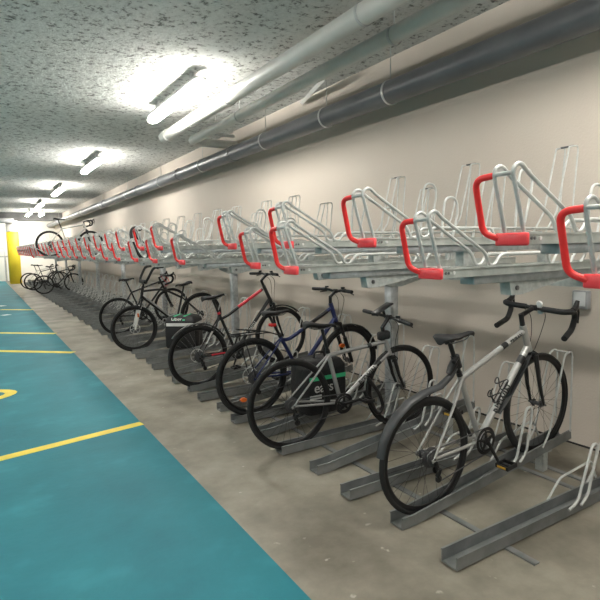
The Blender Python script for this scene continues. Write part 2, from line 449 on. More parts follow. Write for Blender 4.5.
GL = {-1: 'empty flat ground channel with a steel hoop at the bottom right corner, nearest of all',
      0: 'tilted ground channel holding the silver drop-bar road bicycle',
      1: 'empty flat ground channel on the floor just left of the silver road bicycle',
      2: 'empty tilted ground channel between the grey flat-bar bicycle and the next empty channel',
      3: 'ground channel holding the grey flat-bar bicycle',
      4: 'tilted ground channel under the delivery bag behind the grey flat-bar bicycle',
      5: 'ground channel holding the navy blue bicycle',
      6: 'tilted ground channel just beyond the navy blue bicycle, towards the red and black one',
      7: 'flat ground channel just in front of the red and black bicycle',
      8: 'tilted ground channel holding the red and black bicycle',
      9: 'flat ground channel just beyond the red and black bicycle',
      10: 'tilted ground channel second beyond the red and black bicycle',
      11: 'flat ground channel third beyond the red and black bicycle, in front of the delivery box',
      12: 'tilted ground channel under the near side of the black delivery box with silver tape',
      13: 'flat ground channel between the delivery box and the black bicycle with tall handlebars',
      14: 'tilted ground channel holding the black bicycle with tall handlebars and a white fork',
      15: 'flat ground channel just beyond the black bicycle with tall handlebars',
      16: 'tilted ground channel between the tall-handlebar bicycle and the black road bicycle',
      17: 'flat ground channel just in front of the black road bicycle with a red cable',
      18: 'tilted ground channel holding the black road bicycle with a red cable',
      19: 'flat ground channel just beyond the black road bicycle with a red cable'}
GG = 'empty ground channels in the far run'
protoR = make_ground(True); protoF = make_ground(False)
usedR = usedF = False
for k in range(-1, 65):
    y = 2.09+.4225*k; raised = (k % 2 == 0)
    if raised:
        o = copy_tree(protoR) if usedR else protoR; usedR = True
        o.location = (GX, y, .004)
    else:
        o = copy_tree(protoF) if usedF else protoF; usedF = True
        o.location = (1.85, y, .011)
    tag(o, GL.get(k, 'dark ground channel with steel hoops in the long far run beyond the parked bicycles'), 'bike rack', GG if k not in GL else None)
for x, lab in ((2.23, 'flat steel bar on the floor across the ground channels, the one nearer the aisle'), (3.14, 'flat steel bar on the floor under the support legs, middle one of three'), (3.30, 'flat steel bar on the floor under the ground channels, nearest the wall')):
    tag(MB().box(x-.02, x+.02, 1.45, 29.2, 0, .009).build('floor_bar', 'ground_steel'), lab, 'floor bar')

# ------------------------------------------------------------------ posts and beams
PG = 'far posts of the rack'
PL = ['galvanised post behind the grey flat-bar bicycle, nearest of the posts', 'galvanised post behind the red and black bicycle', 'galvanised post behind the delivery box, third from the right']
pp = None
for i in range(8):
    y = 3.51+3.38*i
    if pp is None:
        pp = thing('rack_post', 'x', 'post')
        b = MB(); b.box(-.045, .045, -.045, .045, .012, 1.315, .006); b.build('upright', 'post_steel', pp)
        MB().box(-.09, .09, -.09, .09, 0, .012).build('base_plate', 'post_steel', pp)
        b = MB(); b.prism([(-.20, 1.300), (.38, 1.300), (.38, 1.275), (.07, 1.21), (-.06, 1.21), (-.20, 1.275)], .046, .054)
        b.prism([(-.20, 1.300), (.38, 1.300), (.38, 1.275), (.07, 1.21), (-.06, 1.21), (-.20, 1.275)], -.054, -.046)
        b.build('head_bracket', 'galv', pp)
        o = pp
    else: o = copy_tree(pp)
    o.location = (3.12, y, 0)
    tag(o, PL[i] if i < 3 else 'galvanised rack post among the distant ones before the end wall', 'post', None if i < 3 else PG)
for x, lab in ((2.93, 'long galvanised beam under the upper trays, nearer the aisle'), (3.45, 'long galvanised beam under the upper trays, nearer the wall')):
    b = MB(); 
    prof = [(-.025, 0), (.025, 0), (.025, .012), (-.013, .012), (-.013, .058), (.025, .058), (.025, .07), (-.025, .07)]
    n = len(prof); ys = (.3, 29.2)
    b.add([(x+p[0], yy, 1.318+p[1]) for yy in ys for p in prof], [[i, (i+1) % n, (i+1) % n+n, i+n] for i in range(n)]+[[0, 1, 2, 3], [0, 3, 4, 7], [4, 5, 6, 7], [n+3, n+2, n+1, n], [n+7, n+4, n+3, n], [n+7, n+6, n+5, n+4]], False)
    tag(b.build('rack_beam', 'galv'), lab, 'beam')

# ------------------------------------------------------------------ upper trays
def make_upper(high):
    g = thing('upper_tray', 'x', 'bike rack tray')
    channel(MB(), 1.88, .108, .036, .012, .006, .010).build('channel', 'galv_tray', g)
    b = MB(); b.box(-.006, .016, -.068, .068, -.004, .043, .005)
    b.build('end_cap', 'redcap', g)
    for x in (.034, .052, .085):
        b = MB(); b.disc((x, -.061, .022), .006 if x < .08 else .008, .006, 8); b.build('bolt', 'dark_rod' if x < .08 else 'chrome', g)
    # D-shaped pull handle on the far side, leaning out with the uprights
    b = MB(); b.tube(fillet([(-.050, .042, .252), (-.054, .125, .246), (-.018, .112, .045), (.004, .055, .022)], .055, 7), .0125, 12)
    b.build('pull_handle', 'red', g)
    # two bent rods: upright, over the top, slope, dip and side rail
    for s in (1, -1):
        y = s*.04
        arc = [(-.016-.036*math.cos(t), y, .252+.036*math.sin(t)) for t in [PI*i/9 for i in range(8)]]
        path = [(.022, y, .03)]+arc+fillet([(.035, y, .258), (.315, y, .105), (.345, y, .045), (.385, y, .045), (.425, y, .095), (.92, y, .095), (.945, y, .03)], .03, 4)
        MB().tube(path, .0082, 8).build('guide_rod', 'rod', g)
    b = MB(); b.tube([(-.050, -.04, .254), (-.050, .04, .254)], .008, 8); b.build('cross_bar', 'rod', g)
    b = MB(); b.prism([(-.016-.034*math.cos(t), .252+.034*math.sin(t)) for t in [PI*i/10 for i in range(11)]], .037, .043); b.build('hoop_plate', 'white_plastic', g)
    b = MB(); b.box(.02, .12, -.045, .045, .0425, .048); b.build('foot_plate', 'galv', g)
    b = MB(); y = -.045
    b.tube(fillet([(1.07, y, .02), (1.13, y, .08), (1.15, y, .36), (1.17, y, .455), (1.27, y, .455), (1.29, y, .36), (1.19, y, .02)], .06, 6), .008, 8)
    b.build('wheel_hoop', 'rod', g)
    for s in (-1, 1):
        y = s*.045
        MB().tube(fillet([(1.40, y, .02), (1.55, y, .20), (1.665, y, .60), (1.67, y, .625), (1.765, y, .64), (1.772, y, .61), (1.71, y, .03)], .02, 3), .0062, 6).build('tall_hoop', 'rod', g)
    MB().tube([(1.72, -.045, .635), (1.72, .045, .635)], .007, 6).build('cross_bar', 'dark_rod', g)
    for s in (-1, 1):
        MB().tube(fillet([(.98, s*.05, .03), (1.02, s*.05, .095), (1.80, s*.05, .095), (1.82, s*.05, .03)], .03, 4), .0075, 6).build('side_rail', 'rod', g)
    # fixed runner and arm below
    b = MB(); b.box(.24, 1.88, -.042, .042, -.040, 0, .004); b.build('slide_rail', 'post_steel', g)
    if high:
        for x in (.72, 1.50):
            b = MB(); b.box(x-.03, x+.03, -.03, .03, -.18, -.040); b.build('support_arm', 'galv', g)
    else:
        b = MB(); b.prism([(.51, -.040), (1.04, -.040), (.61, -.108), (.525, -.108)], -.030, .030); b.build('support_arm', 'galv', g)
        b = MB(); b.disc((.565, -.033, -.073), .012, .008, 10); b.build('pivot_bolt', 'steel_grey', g)
    return g
up = {True: make_upper(True), False: make_upper(False)}
first = {True: True, False: True}
UX = 1.68
LOW = [(UX, .89), (UX, 1.64), (1.47, 2.485), (UX, 3.34), (UX, 4.92), (UX, 5.83), (UX, 6.65), (UX, 7.62), (UX, 8.43), (UX, 9.45)]
HIGH = [(UX, 1.233), (UX, 2.08), (UX, 2.88), (UX, 3.73), (UX, 5.61), (UX, 6.35), (UX, 7.31), (UX, 8.05), (UX, 8.95), (UX, 9.85)]
y = 10.35
while y < 29:
    LOW.append((1.20 if abs(y-14.91) < .4 else UX, y)); HIGH.append((UX, y+.45)); y += .912
LL = ['low upper tray with a red handle cut off by the right edge of the photo',
      'low upper tray with a red handle above the silver road bicycle, second from the right',
      'low upper tray pulled out towards the aisle above the navy blue bicycle',
      'low upper tray with a red handle above the handlebar of the red and black bicycle',
      'low upper tray ending in red just left of the gap above the delivery box',
      'low upper tray whose red handle stands over the tall handlebars of the black bicycle',
      'low upper tray with a red handle, first to the left of the hanging black loop',
      'low upper tray with a red handle, second to the left of the hanging black loop']
HL = ['high upper tray with the largest red handle, nearest of the high level',
      'high upper tray with a red handle, second from the right on the high level',
      'high upper tray with its red handle right behind the pulled-out low tray',
      'high upper tray with a red handle, fourth from the right on the high level',
      'high upper tray with a red handle, just right of the hanging black loop',
      'high upper tray with the black loop hanging from its red handle',
      'high upper tray with a red handle, first beyond the hanging black loop',
      'high upper tray with a red handle, second beyond the hanging black loop']
for lst, high, labs, z in ((LOW, False, LL, 1.430), (HIGH, True, HL, 1.572)):
    for i, (x, y) in enumerate(lst):
        o = up[high] if first[high] else copy_tree(up[high]); first[high] = False
        o.location = (x, y, z)
        lv = 'high' if high else 'low'
        lab, grp = (labs[i], None) if i < len(labs) else ('%s upper tray with a small red handle in the distant run of the rack' % lv, 'far trays of the %s upper level' % lv)
        if x == 1.20: lab, grp = 'low upper tray pulled out far down the rack with a bicycle on it', None
        tag(o, lab, 'bike rack tray', grp)

# black loop (lock cable) hanging from a red handle
lp = [(1.750, 6.80, 1.83), (1.810, 6.78, 1.845), (1.750, 6.78, 1.87), (1.685, 6.78, 1.85), (1.665, 6.78, 1.78), (1.690, 6.76, 1.65), (1.730, 6.76, 1.55), (1.780, 6.76, 1.475), (1.835, 6.76, 1.455), (1.880, 6.77, 1.49), (1.875, 6.79, 1.56), (1.820, 6.80, 1.66), (1.740, 6.81, 1.76)]
tag(MB().tube(fillet(lp+[lp[0]], .06, 4)[:-1], .021, 10, closed=True).build('cable_lock', 'black'), 'thick black loop hanging over a red tray handle above the tall-handlebar bicycle', 'lock')

# ------------------------------------------------------------------ bicycles
def saddle_mesh(cx, cz, tilt=0, L=.275, W=.15):
    b = MB(); secs = []
    prof = [(-.5, .50, -.004), (-.46, .84, .006), (-.38, 1.0, .010), (-.25, .96, .004), (-.10, .66, -.004), (.05, .42, -.008), (.20, .30, -.008), (.38, .24, -.006), (.47, .20, -.010), (.5, .12, -.018)]
    for (t, w, dz) in prof:
        x = t*L; hw = w*W/2; th = .045 if t < -.2 else .036 if t < .1 else .028
        sec = []
        for k in range(14):
            a = 2*PI*k/14; ca, sa = math.cos(a), math.sin(a)
            z = sa*(th*.35 if sa > 0 else th*.65)
            sec.append((cx+x*math.cos(tilt)-(dz+z)*math.sin(tilt), hw*ca*(1 if sa > -.3 else .8), cz+x*math.sin(tilt)+(dz+z)*math.cos(tilt)))
        secs.append(sec)
    b.loft(secs); return b
def wheel(root, name, cx, cz, Rw, tr, n=28, rimm='rim', spokem='spoke', hubw=.05, rim_h=.024, disc=0, cassette=False):
    rr = Rw-tr*2+.004
    w = tr*.75
    rim = MB().ring((cx, 0, cz), rr, [(0, -w), (.003, -w), (.0, w), (-rim_h*.55, w), (-rim_h, .004), (-rim_h, -.004), (-rim_h*.55, -w)], 56).build(name, rimm, root)
    P = [(tr*math.cos(a), tr*math.sin(a)) for a in [2*PI*i/10 for i in range(10)]]
    MB().ring((cx, 0, cz), Rw-tr, P, 56).build('tyre', 'tyre', rim)
    s = MB()
    for i in range(n):
        a = 2*PI*i/n; sd = 1 if i % 2 else -1; da = (1 if (i//2) % 2 else -1)*R(62)
        hr = .022
        s.tube([(cx+hr*math.cos(a+da), sd*hubw*.6, cz+hr*math.sin(a+da)), (cx+(rr-rim_h+.004)*math.cos(a), 0, cz+(rr-rim_h+.004)*math.sin(a))], .0011, 3, caps=False)
    s.build('spokes', spokem, rim)
    h = MB(); h.disc((cx, 0, cz), .014, hubw*2, 12); h.disc((cx, hubw*.6, cz), .025, .004, 16); h.disc((cx, -hubw*.6, cz), .025, .004, 16); h.disc((cx, 0, cz), .007, hubw*2+.04, 8)
    h.build('hub', 'steel_grey', rim)
    if disc:
        d = MB(); y = hubw*.85*disc
        d.ring((cx, y, cz), .078, [(-.008, -.001), (.0, -.001), (.0, .001), (-.008, .001)], 32)
        for i in range(6):
            a = 2*PI*i/6; d.tube([(cx+.02*math.cos(a+.5), y, cz+.02*math.sin(a+.5)), (cx+.072*math.cos(a), y, cz+.072*math.sin(a))], .003, 4)
        d.build('brake_disc', 'chrome', rim)
    if cassette:
        c = MB()
        for i in range(7): c.disc((cx, -hubw*.62-.004*i, cz), .062-.0062*i, .0022, 24)
        c.build('cassette', 'steel_grey', rim)
    return rim
def arc_fender(root, name, cx, cz, rad, a0, a1, w, m, n=18, stays=True):
    b = MB(); vs = []; fs = []
    for i in range(n+1):
        a = a0+(a1-a0)*i/n
        for (y, dr) in ((-w, -.012), (-w*.6, 0), (w*.6, 0), (w, -.012), (w, -.015), (w*.6, -.003), (-w*.6, -.003), (-w, -.015)):
            vs.append((cx+(rad+dr)*math.cos(a), y, cz+(rad+dr)*math.sin(a)))
    for i in range(n):
        for k in range(8): fs.append([i*8+k, i*8+(k+1) % 8, i*8+8+(k+1) % 8, i*8+8+k])
    fs += [list(range(8)), [n*8+k for k in range(8)][::-1]]
    b.add(vs, fs, True)
    if stays:
        a = a1-.35 if a1 > a0 else a1+.35
        for s in (-1, 1): b.tube([(cx, s*.06, cz), (cx+rad*math.cos(a), s*w, cz+rad*math.sin(a)-.0)], .0025, 4)
    return b.build(name, m, root)

def bike(label, g, loc, pitch=0, rotz=0, lean=0, group=None, name='bicycle', cat='bicycle', detail=True):
    """g: points relative to the rear hub, x forward, z up, y left."""
    Rw = g.get('R', .34); tr = g.get('tr', .016)
    root = thing(name, label, cat, loc, (lean, -pitch if rotz == 0 else pitch*-1, rotz), group)
    P = lambda p, y=0: V((p[0], y, p[1]+Rw))
    bb, sc, ht, hb, fh = g['bb'], g['sc'], g['ht'], g['hb'], (g['fh'], 0)
    fm, r = g['frame'], g.get('tube', .016)
    sm = g.get('spokem', 'spoke'); ns = 28 if detail else 16
    wheel(root, 'rear_wheel', 0, Rw, Rw, tr, ns, g.get('rimm', 'rim'), sm, .055, g.get('rim_h', .024), g.get('disc', 0), True)
    wheel(root, 'front_wheel', fh[0], Rw, Rw, tr, ns, g.get('rimm', 'rim'), sm, .045, g.get('rim_h', .024), g.get('disc', 0))
    # frame
    f = MB()
    f.tube([P(bb), P(sc)], r*.95, 12)
    f.tube([P(hb)+V((0, 0, -.004)), P(ht)+V((0, 0, .004))], r*1.22, 14)
    dt = g.get('dt', tuple(hb[i]+(ht[i]-hb[i])*.18 for i in (0, 1)))
    f.tube([P(bb), P(dt)], [r*1.12, r*1.2], 12)
    f.tube([P(bb, -.036), P(bb, .036)], .022, 14)
    drop = g.get('drop', (0, 0))
    ss = g.get('ss', tuple(sc[i]+(bb[i]-sc[i])*.07 for i in (0, 1)))
    for s in (-1, 1):
        f.tube([P(bb, s*.022), P((bb[0]*.62, bb[1]*.62), s*.045), P(drop, s*.066)], [.011, .010, .008], 8)
        f.tube([P(ss, s*.012), P((ss[0]*.7, ss[1]*.7), s*.036), P(drop, s*.066)], [.009, .0085, .007], 8)
        f.tube([P((-.018, -.012), s*.066), P((.03, .004), s*.066)], .012, 6, flat=(.35, 1))
    tt = g.get('tt')
    if tt is None:
        tt = [tuple(sc[i]+(bb[i]-sc[i])*.07 for i in (0, 1)), tuple(ht[i]+(hb[i]-ht[i])*.2 for i in (0, 1))]
    tpath = fillet([P(q) for q in tt], .12, 6)
    tm = g.get('ttm')
    if not tm: f.tube(tpath, r*.98, 12)
    fo = f.build('frame', fm, root)
    if tm: MB().tube(tpath, r*1.0, 12).build('top_tube', tm, fo)['label'] = g.get('ttl', 'top tube of a different colour')
    # fork
    hd = V((hb[0]-ht[0], 0, hb[1]-ht[1])).normalized()
    crown = P(hb)+hd*.03
    k = MB(); hasleg = g.get('sus')
    k.tube([P(hb), crown], r*1.1, 12)
    if hasleg:
        k.tube([crown+V((0, -.062, 0)), crown+V((0, .062, 0))], .022, 10)
        mid = {}
        for s in (-1, 1):
            a = crown+V((0, s*.058, .01)); e = P(fh, s*.058); mid[s] = a.lerp(e, .36)
            k.tube([a, a.lerp(e, .5)], .014, 10)
        ko = k.build('fork', g.get('forkm', 'black'), root)
        for s in (-1, 1):
            l = MB(); e = P(fh, s*.058); l.tube([mid[s], e], [.021, .017], 12); l.tube([e+V((0, -.01, 0)), e+V((0, .01, 0))], .014, 8)
            lo = l.build('fork_leg', hasleg, ko)
        l = MB(); l.tube([mid[-1]+V((-.02, 0, .02)), mid[-1]+V((-.03, 0, .06)), mid[1]+V((-.03, 0, .06)), mid[1]+V((-.02, 0, .02))], .011, 8); l.build('fork_brace', hasleg, ko)
    else:
        k.tube([crown+V((0, -.045, 0)), crown+V((0, .045, 0))], .017, 10)
        for s in (-1, 1):
            a = crown+V((0, s*.042, 0)); e = P(fh, s*.05)
            c = a.lerp(e, .6)+V((-.010, 0, 0))
            k.tube([a, a.lerp(e, .3)+V((-.004, 0, 0)), c, e], [.015, .014, .012, .008], 8, flat=(1, 1.2))
        ko = k.build('fork', g.get('forkm', 'black'), root)
    # seatpost, saddle
    sd = g['sad']; sdir = V((sc[0]-bb[0], 0, sc[1]-bb[1])).normalized()
    pt = P(sc)+sdir*((sd[1]-.03-sc[1])/sdir.z)
    b = MB(); b.tube([P(sc)-sdir*.04, pt], .0136, 10); b.tube([pt+V((-.03, 0, .004)), pt+V((.03, 0, .006))], .013, 8); b.build('seatpost', g.get('postm', 'black'), root)
    b = MB(); b.tube([P(sc)-sdir*.012, P(sc)+sdir*.014], .0185, 12); b.build('seat_clamp', g.get('clampm', 'black'), root)
    sa = saddle_mesh(sd[0], sd[1]+Rw, g.get('stilt', 0), g.get('sL', .275), g.get('sW', .15)).build('saddle', 'black_matt', root)
    b = MB()
    for s in (-1, 1): b.tube(fillet([P((sd[0]-.10, sd[1]-.012), s*.03), P((sd[0]-.07, sd[1]-.035), s*.022), P((sd[0]+.06, sd[1]-.035), s*.022), P((sd[0]+.10, sd[1]-.016), s*.012)], .02, 3), .0035, 6)
    b.build('saddle_rail', 'steel_grey', sa)
    # stem + bars
    st, bc = g['st'], g['bc']
    b = MB(); b.tube([P(ht), P(st)], .0165, 12); b.tube([P(st)+V((-.004, 0, -.012)), P(bc)], .0155, 12); b.tube([P(bc, -.022), P(bc, .022)], .020, 12); b.build('stem', 'black', root)
    bx = V((bc[0], 0, bc[1]+Rw)); BR = Matrix.Rotation(R(g.get('byaw', 0)), 3, 'Z') @ Matrix.Rotation(R(g.get('broll', 0)), 3, 'X')
    B = lambda x, y, z: bx+BR @ V((x, y, z))
    if g['bar'] == 'drop':
        hw = g.get('bw', .205)
        h = MB(); h.tube([B(0, -hw*.6, 0), B(0, hw*.6, 0)], .0135, 10); ho = h.build('handlebar', 'black', root)
        for s in (-1, 1):
            pth = fillet([B(0, s*.05, 0), B(.0, s*(hw-.03), .0), B(.03, s*hw, .0), B(.095, s*hw, -.012), B(.125, s*hw, -.055), B(.085, s*hw, -.13), B(-.055, s*(hw+.012), -.155)], .035, 6)
            MB().tube(pth, .0185, 10).build('bar_tape', 'black_matt', ho)
            l = MB(); l.tube(fillet([B(.085, s*hw, 0), B(.13, s*hw, .012), B(.15, s*hw, .055)], .02, 4), [.018, .019, .019, .018, .017, .016, .015], 10) if False else l.tube([B(.08, s*hw, -.002), B(.125, s*hw, .01), B(.145, s*hw, .05)], [.019, .019, .013], 10)
            l.tube([B(.14, s*hw, .02), B(.165, s*(hw+.003), -.03), B(.145, s*(hw+.012), -.10)], [.010, .008, .006], 6)
            l.build('brake_lever', 'black', ho)
    elif g['bar'] == 'flat':
        hw = g.get('bw', .30); rise = g.get('rise', .0); back = g.get('back', .03)
        pth = fillet([B(-back, -hw, rise), B(-.005, -.10, rise), B(0, -.05, 0), B(0, .05, 0), B(-.005, .10, rise), B(-back, hw, rise)], .03, 4)
        ho = MB().tube(pth, .0125, 10).build('handlebar', 'black', root)
        for s in (-1, 1):
            d = (B(-back, s*hw, rise)-B(-.005, s*.10, rise)).normalized(); e = B(-back, s*hw, rise)
            MB().tube([e-d*.125, e-d*.06, e+d*.006], [.0165, .018, .0165], 10).build('grip', 'black_matt', ho)
            l = MB(); c = e-d*.15; l.tube([c-d*.02, c+d*.02], .020, 8); l.tube([c+V((.02, 0, -.005)), c+d*.02+V((.05, 0, -.02)), c+d*.11+V((.048, 0, -.035))], [.010, .007, .006], 6)
            l.build('brake_lever', 'black', ho)
            l = MB(); l.tube([c-d*.03+V((0, 0, .018)), c-d*.03+V((0, 0, .034))], .02, 8); l.build('shifter', 'black', ho)
    elif g['bar'] == 'tall':
        ho = None; h = MB(); hw = .21; tp = g['tall']
        top = V((tp[0], 0, tp[1]+Rw))
        pth = fillet([top+V((-.13, -.33, .02)), top+V((-.02, -hw-.02, .03)), V((bx.x-.01, -hw, bx.z+.05)), V((bx.x, -.08, bx.z)), V((bx.x, .08, bx.z)), V((bx.x-.01, hw, bx.z+.05)), top+V((-.02, hw+.02, .03)), top+V((-.13, .33, .02))], .06, 5)
        h.tube(pth, .019, 10); h.tube([B(0, -.14, .02), B(0, .14, .02)], .03, 10)
        ho = h.build('handlebar', 'black', root)
        for s in (-1, 1):
            e = top+V((-.13, s*.33, .02)); d = V((-.11, s*.10, -.01)).normalized()
            MB().tube([e-d*.11, e+d*.006], .018, 10).build('grip', 'black_matt', ho)
            l = MB(); l.tube([e-d*.13+V((.02, 0, 0)), e-d*.02+V((.05, 0, -.02))], .007, 6); l.build('brake_lever', 'black', ho)
    # cables
    if detail:
        b = MB()
        for s in (-1, 1):
            b.tube(fillet([B(.0, s*.07, -.01), B(.075, s*.05, -.07), B(.06, s*.03, -.19), P(hb)+V((.03, s*.02, .0))], .08, 6), .0025, 5)
        b.build('brake_cable', g.get('cablem', 'black'), root)
    # crankset
    y = -.052; cr = g.get('ring', .085); c = P(bb)
    k = MB(); k.ring((c.x, y, c.z), cr, [(-.016, -.002), (.0, -.002), (.004, 0), (.0, .002), (-.016, .002)], 40)
    if cr > .07: k.ring((c.x, y-.008, c.z), cr*.78, [(-.012, -.0015), (.0, -.0015), (.0, .0015), (-.012, .0015)], 32)
    for i in range(5):
        a = 2*PI*i/5+.3; k.tube([(c.x, y-.004, c.z), (c.x+(cr-.01)*math.cos(a), y-.002, c.z+(cr-.01)*math.sin(a))], [.014, .007], 6, flat=(.5, 1))
    k.disc((c.x, y-.006, c.z), .024, .016, 16)
    k.tube([(c.x, -.07, c.z), (c.x, .07, c.z)], .012, 8)
    ca = R(g.get('crank', -62)); pl = {}
    for s, aa in ((-1, ca), (1, ca+PI)):
        p0 = V((c.x, s*.066, c.z)); p1 = V((c.x+.17*math.cos(aa), s*.08, c.z+.17*math.sin(aa)))
        k.tube([p0, p1], [.014, .011], 8, flat=(.55, 1)); pl[s] = p1
    ko = k.build('crankset', 'black', root)
    for s in (-1, 1):
        q = pl[s]; p = MB(); yo = q.y+s*.055
        p.box(q.x-.045, q.x-.035, yo-.04, yo+.04, q.z-.011, q.z+.011); p.box(q.x+.035, q.x+.045, yo-.04, yo+.04, q.z-.011, q.z+.011)
        p.box(q.x-.045, q.x+.045, yo-.045, yo-.036, q.z-.012, q.z+.012); p.box(q.x-.045, q.x+.045, yo+.036, yo+.045, q.z-.012, q.z+.012)
        p.tube([(q.x, q.y, q.z), (q.x, yo+s*.04, q.z)], .010, 8)
        po = p.build('pedal', 'black', ko)
        if g.get('amber'):
            [MB().box(q.x+e*.0464-.0012, q.x+e*.0464+.0012, yo-.03, yo+.03, q.z-.007, q.z+.007).build('reflector', 'pedal_amber', po) for e in (-1, 1)]
    # chain and derailleur
    cg = .042; yy = -.05
    D = V((c.x, yy, c.z)); H = V((0, yy, Rw))
    jock = V((.035, yy, Rw-.14)); tp_ = V((.02, yy, Rw-.075))
    ch = [H+V((0, 0, cg)), D+V((0, 0, cr)), D+V((cr*.7, 0, cr*.7)), D+V((cr, 0, 0)), D+V((cr*.7, 0, -cr*.7)), D+V((0, 0, -cr)), jock+V((.015, 0, -.018)), jock+V((-.018, 0, 0)), tp_+V((.018, 0, 0)), H+V((-.02, 0, -cg*.9)), H+V((-cg, 0, 0)), H+V((-cg*.7, 0, cg*.7))]
    MB().tube(ch, .0045, 5, closed=True, flat=(.7, 1)).build('chain', 'steel_grey', root)
    b = MB(); b.tube([(.005, -.07, Rw-.02), (.015, -.075, Rw-.07)], .012, 8); b.tube([tp_+V((0, -.008, 0)), jock+V((0, -.008, 0))], .011, 6, flat=(.5, 1)); b.disc(tp_, .022, .008, 14); b.disc(jock, .022, .008, 14)
    b.tube([(.015, -.09, Rw-.055), (.0, -.08, Rw-.10)], .014, 6)
    b.build('rear_derailleur', 'black', root)
    # brakes
    if not g.get('disc'):
        b = MB(); q = crown+V((.02, 0, -.005))
        for s in (-1, 1): b.tube([q+V((.012, 0, .02)), q+V((.022, s*.032, -.0)), q+V((.012, s*.022, -.045))], .006, 6)
        b.build('front_brake', 'black', root)
    root['_R'] = Rw
    return root, P, fo, crown, BR, bx

def frame_text(P, fo, a, b, t0, body, size, m, r, bold=0.0, name='lettering', space=1.15):
    """lettering on the drive side of a tube from a to b (points relative to the rear hub)"""
    A, Bv = P(a), P(b); x = (Bv-A).normalized(); yd = V((-x.z, 0, x.x))
    return text(name, body, size, m, fo, A.lerp(Bv, t0), x, yd, wrap=r, thick=.0012, bold=bold, space=space)
def band(P, fo, a, b, t0, t1, r, m, name='band'):
    A, Bv = P(a), P(b)
    return MB().tube([A.lerp(Bv, t0), A.lerp(Bv, t1)], r, 14).build(name, m, fo)

def on_raised(y, x): return (x, y, .013+max(0, x-GX-BX)*math.tan(PITCH))
# 1 --- silver road bike
g1 = dict(R=.347, tr=.0165, bb=(.455, -.05), sc=(.322, .405), ht=(.940, .566), hb=(.992, .388), fh=1.052, sad=(.325, .645), st=(.928, .648), bc=(1.065, .662), bar='drop', byaw=9, broll=6, bw=.215, stilt=R(-2), sL=.29,
          frame='silver_frame', tube=.0185, crank=-66, ring=.082, amber=True)
rt, P, fo, crown, BR, bx = bike('silver drop-bar road bicycle with a long dark rear mudguard, nearest of the parked bicycles', g1, (2.16, 2.09, .020), PITCH)
dt = tuple(g1['hb'][i]+(g1['ht'][i]-g1['hb'][i])*.18 for i in (0, 1))
frame_text(P, fo, g1['bb'], dt, .27, "B'TWIN", .054, 'letter_black', .0224, .0022)
band(P, fo, g1['bb'], dt, .80, .88, .0228, 'black')
band(P, fo, g1['bb'], dt, .905, .915, .0228, 'letter_white')
ttA = tuple(g1['sc'][i]+(g1['bb'][i]-g1['sc'][i])*.07 for i in (0, 1)); ttB = tuple(g1['ht'][i]+(g1['hb'][i]-g1['ht'][i])*.2 for i in (0, 1))
frame_text(P, fo, ttA, ttB, .735, 'TRIBAN', .036, 'letter_black', .0184, .0012, space=1.0)
band(P, fo, ttA, ttB, .62, .70, .0190, 'black')
# long seatpost mudguard
mg = MB(); pts = [(.30, .475), (.24, .425), (.15, .388), (.03, .386), (-.10, .364), (-.195, .318), (-.265, .262), (-.318, .19), (-.348, .11)]
ws = [.014, .020, .028, .032, .034, .034, .033, .031, .028]
secs = []
for (p, w) in zip(pts, ws):
    i = pts.index(p); a = V(pts[max(i-1, 0)]); b_ = V(pts[min(i+1, len(pts)-1)]); d = (b_-a).normalized(); n = V((d.y, -d.x)); n = n if n.dot(V(p)-V((.1, 0))) > 0 else -n
    sec = []
    for (yy, dn) in ((-w, -.016), (-w*.7, -.003), (0, .004), (w*.7, -.003), (w, -.016), (w*.98, -.021), (w*.66, -.009), (0, -.003), (-w*.66, -.009), (-w*.98, -.021)):
        sec.append((p[0]+n.x*dn, yy, p[1]+n.y*dn+g1['R']))
    secs.append(sec)
mg.loft(secs); mgo = mg.build('rear_mudguard', 'mudguard', rt)
b = MB(); b.tube([P((.315, .45)), P((.295, .525))], .026, 10); b.tube([P((.30, .50)), P((.26, .46)), P((.235, .43))], [.026, .024, .018], 8); b.tube([P((.29, .52), -.02), P((.25, .50), -.03)], .014, 6); b.build('mudguard_clamp', 'black', mgo)
# flap under the down tube
mg = MB(); A, Bv = P(g1['bb']), P(dt); x = (Bv-A).normalized(); dn = V((x.z, 0, -x.x)); secs = []
for t_, w in ((.30, .030), (.45, .044), (.65, .044), (.85, .040), (1.0, .026)):
    o = A.lerp(Bv, t_)+dn*.048
    secs.append([tuple(o+dn*q+V((0, yy, 0))) for (yy, q) in ((-w, -.012), (-w*.6, .004), (w*.6, .004), (w, -.012), (w*.96, -.015), (w*.55, 0), (-w*.55, 0), (-w*.96, -.015))])
mg.loft(secs); mg.build('front_mudguard', 'mudguard', rt)
# bottle cage
bc = MB(); o = A.lerp(Bv, .36)-dn*.03; ydn = V((0, 1, 0))
for t_ in (.0, .10):
    c0 = o+x*(.02+t_)
    ring = [c0-dn*(.035+.037*math.sin(a))+V((0, .037*math.cos(a), 0))+x*(.03*math.cos(a*2)) for a in [2*PI*i/20 for i in range(20)]]
    bc.tube(ring, .0042, 6, closed=True)
for s in (-.012, .012): bc.tube([o+x*-.01+V((0, s, 0)), o+x*.15+V((0, s, 0))], .004, 6)
bc.tube(fillet([o+x*.0, o-dn*.075+x*.0, o-dn*.075+x*.05], .03, 4), .0042, 6)
bc.build('bottle_cage', 'black', rt)
b = MB(); b.ring(tuple(bx+V((-.004, -.045, .03))), .012, [(-.012, -.008), (.006, -.008), (.010, 0), (.004, .012), (-.011, .014)], 16, 'x'); b.disc(tuple(bx+V((0, -.045, .01))), .009, .03, 10); b.build('bell', 'chrome', rt)
b = MB(); b.disc(tuple(bx+V((.03, -.03, -.03))), .018, .022, 12, 'x'); b.build('front_light', 'chrome', rt)

